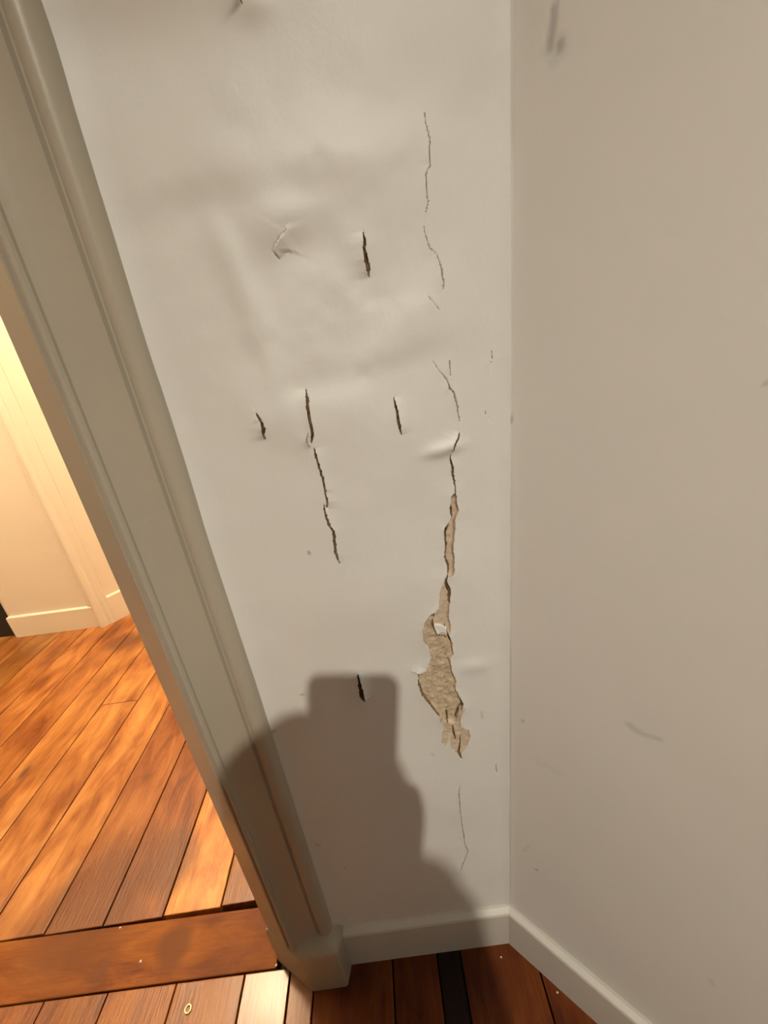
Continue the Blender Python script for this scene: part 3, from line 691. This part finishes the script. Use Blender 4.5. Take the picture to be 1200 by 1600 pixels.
for s_ in (-1, 1):
    o = Vector((s_, 0, 0))
    seg(hip + o * 0.06, hip + o * 0.055 + Vector((0, 0.03, 0.16)), 0.115, 0.10, 1)
    seg(hip + o * 0.055 + Vector((0, 0.03, 0.16)), ch + o * 0.065, 0.10, 0.105, 1)
    seg(ch + o * 0.065, ch + o * 0.110 + Vector((0, 0.03, 0.10)), 0.10, 0.062, 1)
    kn = Vector((-0.11 + s_ * 0.13, -0.10, 0.085)); hj = hip + o * 0.085
    seg(hj, kn, 0.095, 0.062, 2); an = Vector((-0.11 + s_ * 0.085, -0.52, 0.055)); seg(kn, an, 0.060, 0.040, 2)
    seg(an, an + Vector((0, -0.13, -0.012)), 0.038, 0.030, 2); 
seg(ch + Vector((0, 0.01, 0.11)), nk, 0.062, 0.052, 1); seg(nk, hd, 0.050, 0.052, 0)
seg(ch, ch + Vector((0, 0.015, 0.10)), 0.115, 0.085, 1); seg(hip, ch, 0.115, 0.120, 1)
for s_ in (-1, 1): seg(nk + Vector((s_ * 0.03, -0.03, -0.01)), ch + Vector((s_ * 0.118, 0.035, 0.125)), 0.060, 0.052, 1)
# head: skull, jaw, nose, ears
look = (cw(-0.016, 0.07, 0) - hd).normalized(); rt = look.cross(Vector((0, 0, 1))).normalized(); up = rt.cross(look)
def hp(r, u, f): return hd + rt * r + up * u + look * f
seg(hp(0, 0.022, -0.025), hp(0, 0.020, 0.022), 0.078, 0.072, 0); seg(hp(0, -0.02, 0.03), hp(0, -0.075, 0.058), 0.060, 0.032, 0)
seg(hp(0, 0.005, 0.085), hp(0, -0.022, 0.102), 0.008, 0.012, 0); seg(hp(-0.018, -0.050, 0.082), hp(0.018, -0.050, 0.082), 0.009, 0.009, 0)
for s_ in (-1, 1): seg(hp(s_ * 0.076, 0.012, -0.005), hp(s_ * 0.080, -0.022, 0.0), 0.014, 0.010, 0); seg(hp(s_ * 0.038, 0.028, 0.078), hp(s_ * 0.014, 0.026, 0.084), 0.010, 0.010, 0)
# arms and hands round the phone (lens coordinates: x right, y down, z towards the wall)
shr, shl = ch + Vector((0.128, 0.03, 0.09)), ch + Vector((-0.150, 0.03, 0.09))
elr, ell = Vector((0.058, -0.205, 0.60)), Vector((-0.215, -0.225, 0.60))
wr_, wl_ = cw(0.016, 0.178, -0.045), cw(-0.092, 0.150, -0.050)
for a, b, c in ((shr, elr, wr_), (shl, ell, wl_)):
    seg(a, b, 0.056, 0.045, 1); seg(b, b + (c - b) * 0.82, 0.044, 0.033, 1); seg(b + (c - b) * 0.8, c, 0.027, 0.026, 0)
def finger(pts, r0, r1):
    n = len(pts) - 1
    for i_ in range(n):
        a, b = r0 + (r1 - r0) * i_ / n, r0 + (r1 - r0) * (i_ + 1) / n
        seg(cw(*pts[i_]), cw(*pts[i_ + 1]), a, b, 0)
for y_, w_, ln in ((0.048, 0.088, 0.012), (0.066, 0.090, 0.020), (0.084, 0.090, 0.016), (0.100, 0.088, 0.006)):   # left hand, four fingers over the back
    seg(wl_, cw(-0.080, y_ + 0.012, -0.022), 0.020, 0.011, 0)
    finger([(-0.080, y_ + 0.012, -0.022), (-0.072, y_ + 0.004, 0.004), (-0.052, y_, 0.0085), (-0.040 + ln, y_ - 0.002, 0.0080)], 0.0095, 0.0070)
seg(wl_, cw(-0.072, 0.100, -0.036), 0.020, 0.014, 0); finger([(-0.072, 0.100, -0.036), (-0.060, 0.072, -0.026), (-0.044, 0.050, -0.0235)], 0.012, 0.008)
for y_, ln in ((0.088, 0.010), (0.104, 0.014), (0.119, 0.012), (0.133, 0.004)):                                    # right hand, lower corner
    seg(wr_, cw(0.040, y_ + 0.010, -0.026), 0.020, 0.011, 0)
    finger([(0.040, y_ + 0.010, -0.026), (0.036, y_ + 0.004, 0.002), (0.020, y_, 0.0085), (0.004 - ln, y_ - 0.002, 0.0080)], 0.0095, 0.0070)
seg(wr_, cw(0.030, 0.128, -0.036), 0.020, 0.014, 0); finger([(0.030, 0.128, -0.036), (0.020, 0.104, -0.026), (0.006, 0.086, -0.0235)], 0.012, 0.008)
bm = bmesh.new()
for a, b, ra, rb, m in SEG:
    d = b - a; L = max(d.length, 1e-5); q_ = d.to_track_quat('Z', 'Y'); n = 14; rows = []
    prof_ = [(ra * math.cos(t), -ra * math.sin(t)) for t in (math.pi / 2, 1.1, 0.6, 0.0)] + [(rb * math.cos(t), L + rb * math.sin(t)) for t in (0.0, 0.6, 1.1, math.pi / 2)]
    nb = bmesh.new(); lathe(nb, [(max(0, r if r > 1e-4 else 0), z) for r, z in prof_], n, Matrix.Translation(a) @ q_.to_matrix().to_4x4())
    tmp = bpy.data.meshes.new('t'); nb.to_mesh(tmp); nb.free(); bm.from_mesh(tmp); bpy.data.meshes.remove(tmp)
bmesh.ops.recalc_face_normals(bm, faces=bm.faces)
raw = bpy.data.meshes.new('person'); bm.to_mesh(raw); bm.free()
pob = bpy.data.objects.new('person', raw); C.objects.link(pob)
md = pob.modifiers.new('r', 'REMESH'); md.mode = 'VOXEL'; md.voxel_size = 0.0048
md = pob.modifiers.new('s', 'SMOOTH'); md.factor = 0.5; md.iterations = 4
dg = bpy.context.evaluated_depsgraph_get(); me = bpy.data.meshes.new_from_object(pob.evaluated_get(dg))
pob.modifiers.clear(); pob.data = me; bpy.data.meshes.remove(raw)
me.materials.clear()
for m in (SKIN, SHIRT, JEANS): me.materials.append(m)
nv = len(me.polygons); cen = np.zeros(nv * 3); me.polygons.foreach_get('center', cen); cen = cen.reshape(-1, 3)
bd = np.full(nv, 1e9); mi = np.zeros(nv, int)
for a, b, ra, rb, m in SEG:
    a_, d_ = np.array(a), np.array(b - a); t = np.clip(((cen - a_) @ d_) / (d_ @ d_ + 1e-12), 0, 1)
    r = np.linalg.norm(cen - a_ - t[:, None] * d_, axis=1) - (ra + (rb - ra) * t)
    u_ = r < bd; bd = np.where(u_, r, bd); mi = np.where(u_, m, mi)
me.polygons.foreach_set('material_index', mi.astype(np.int32)); me.polygons.foreach_set('use_smooth', np.full(nv, True)); me.update()
tag(pob, 'person in dark shirt kneeling and holding up a phone', 'person')
bm = bmesh.new(); bmesh.ops.create_icosphere(bm, subdivisions=4, radius=1.0)
for v in bm.verts:
    c = v.co.copy(); front = max(0.0, c.y)
    v.co = Vector((c.x * 0.081, c.y * 0.094, c.z * 0.086)) * (1.0 + 0.02 * math.sin(9 * c.x + 4 * c.z))
bmesh.ops.delete(bm, geom=[v for v in bm.verts if (v.co.y > 0.055 and v.co.z < 0.040) or (v.co.y > 0.0 and v.co.z < -0.02) or v.co.z < -0.065], context='VERTS')
hm = Matrix((( rt.x, look.x, up.x, 0), (rt.y, look.y, up.y, 0), (rt.z, look.z, up.z, 0), (0, 0, 0, 1)))
hc = hp(0, 0.024, -0.012); hm.translation = hc
bmesh.ops.transform(bm, matrix=hm, verts=bm.verts[:]); bm_obj('hair', bm, HAIR_M, pob, True)
for s_ in (-1, 1):
    bm = bmesh.new(); bmesh.ops.create_uvsphere(bm, u_segments=12, v_segments=8, radius=0.010, matrix=Matrix.Translation(hp(s_ * 0.028, 0.012, 0.083))); bm_obj('eye', bm, EYE_M, pob, True)
# the phone: rounded slab, screen towards the person, lens bump at the camera
def rrect(x0, x1, y0, y1, r, n=6):
    out = []
    for cxx, cyy, a0 in ((x1 - r, y1 - r, 0), (x0 + r, y1 - r, 90), (x0 + r, y0 + r, 180), (x1 - r, y0 + r, 270)):
        for q_ in range(n + 1): t = math.radians(a0 + 90 * q_ / n); out.append((cxx + r * math.cos(t), cyy + r * math.sin(t)))
    return out
def slab(name, outl, z0, z1, mat, parent):
    bm = bmesh.new(); lo_, hi_ = prism(bm, outl, z0, z1)
    for v in bm.verts: v.co = cw(*v.co)
    return bm_obj(name, bm, mat, parent)
ph = slab('smartphone', rrect(-0.056, 0.021, -0.021, 0.126, 0.012), -0.0135, -0.005, PHONE, None)
tag(ph, 'black smartphone in the kneeling person\'s hands', 'phone')
slab('screen', rrect(-0.053, 0.018, -0.018, 0.123, 0.010), -0.0139, -0.0136, GLASS, ph)
slab('camera_bump', rrect(-0.018, 0.016, -0.016, 0.018, 0.008), -0.0049, -0.0030, PHONE, ph)

# ------------------------------------------------------------------ small things on the floor
def crumb(px, py, r, z, label):
    p = on_floor(px, py, z); bm = bmesh.new(); bmesh.ops.create_icosphere(bm, subdivisions=1, radius=r)
    rr = random.Random(int(px * 7 + py))
    for v in bm.verts: v.co *= rr.uniform(0.7, 1.25); v.co.z *= 0.6
    zmin = min(v.co.z for v in bm.verts)
    o = bm_obj('plaster_crumb', bm, CRUMB); o.location = (p[0], p[1], z - zmin); tag(o, label, 'crumb', 'plaster crumbs on the floor')
crumb(220, 1503, 0.0020, 0.001, 'white plaster crumb in the middle of the threshold board')
crumb(188, 1450, 0.0016, 0.001, 'white plaster crumb at the back edge of the threshold board')
crumb(432, 1509, 0.0020, 0.001, 'pale plaster crumb at the threshold end by the plinth block')
crumb(871, 1551, 0.0014, 0.0, 'tiny white crumb on dark floor by the slanting baseboard')
crumb(783, 1496, 0.0012, 0.0, 'tiny pale crumb on dark floor below the corner')
p = on_floor(294, 1577); bm = bmesh.new()
N1, N2 = 24, 10; vv = [[None] * N2 for _ in range(N1)]
for a in range(N1):
    for b_ in range(N2):
        A, B = 2 * math.pi * a / N1, 2 * math.pi * b_ / N2; vv[a][b_] = bm.verts.new(((0.0042 + 0.0013 * math.cos(B)) * math.cos(A), (0.0042 + 0.0013 * math.cos(B)) * math.sin(A), 0.0009 + 0.0009 * math.sin(B)))
for a in range(N1):
    for b_ in range(N2): bm.faces.new((vv[a][b_], vv[(a + 1) % N1][b_], vv[(a + 1) % N1][(b_ + 1) % N2], vv[a][(b_ + 1) % N2]))
ey = bm_obj('brass_eyelet', bm, BRASS, None, True); ey.location = (p[0], p[1], 0.0); tag(ey, 'small brass ring lying on the floorboard in front of the threshold', 'eyelet')
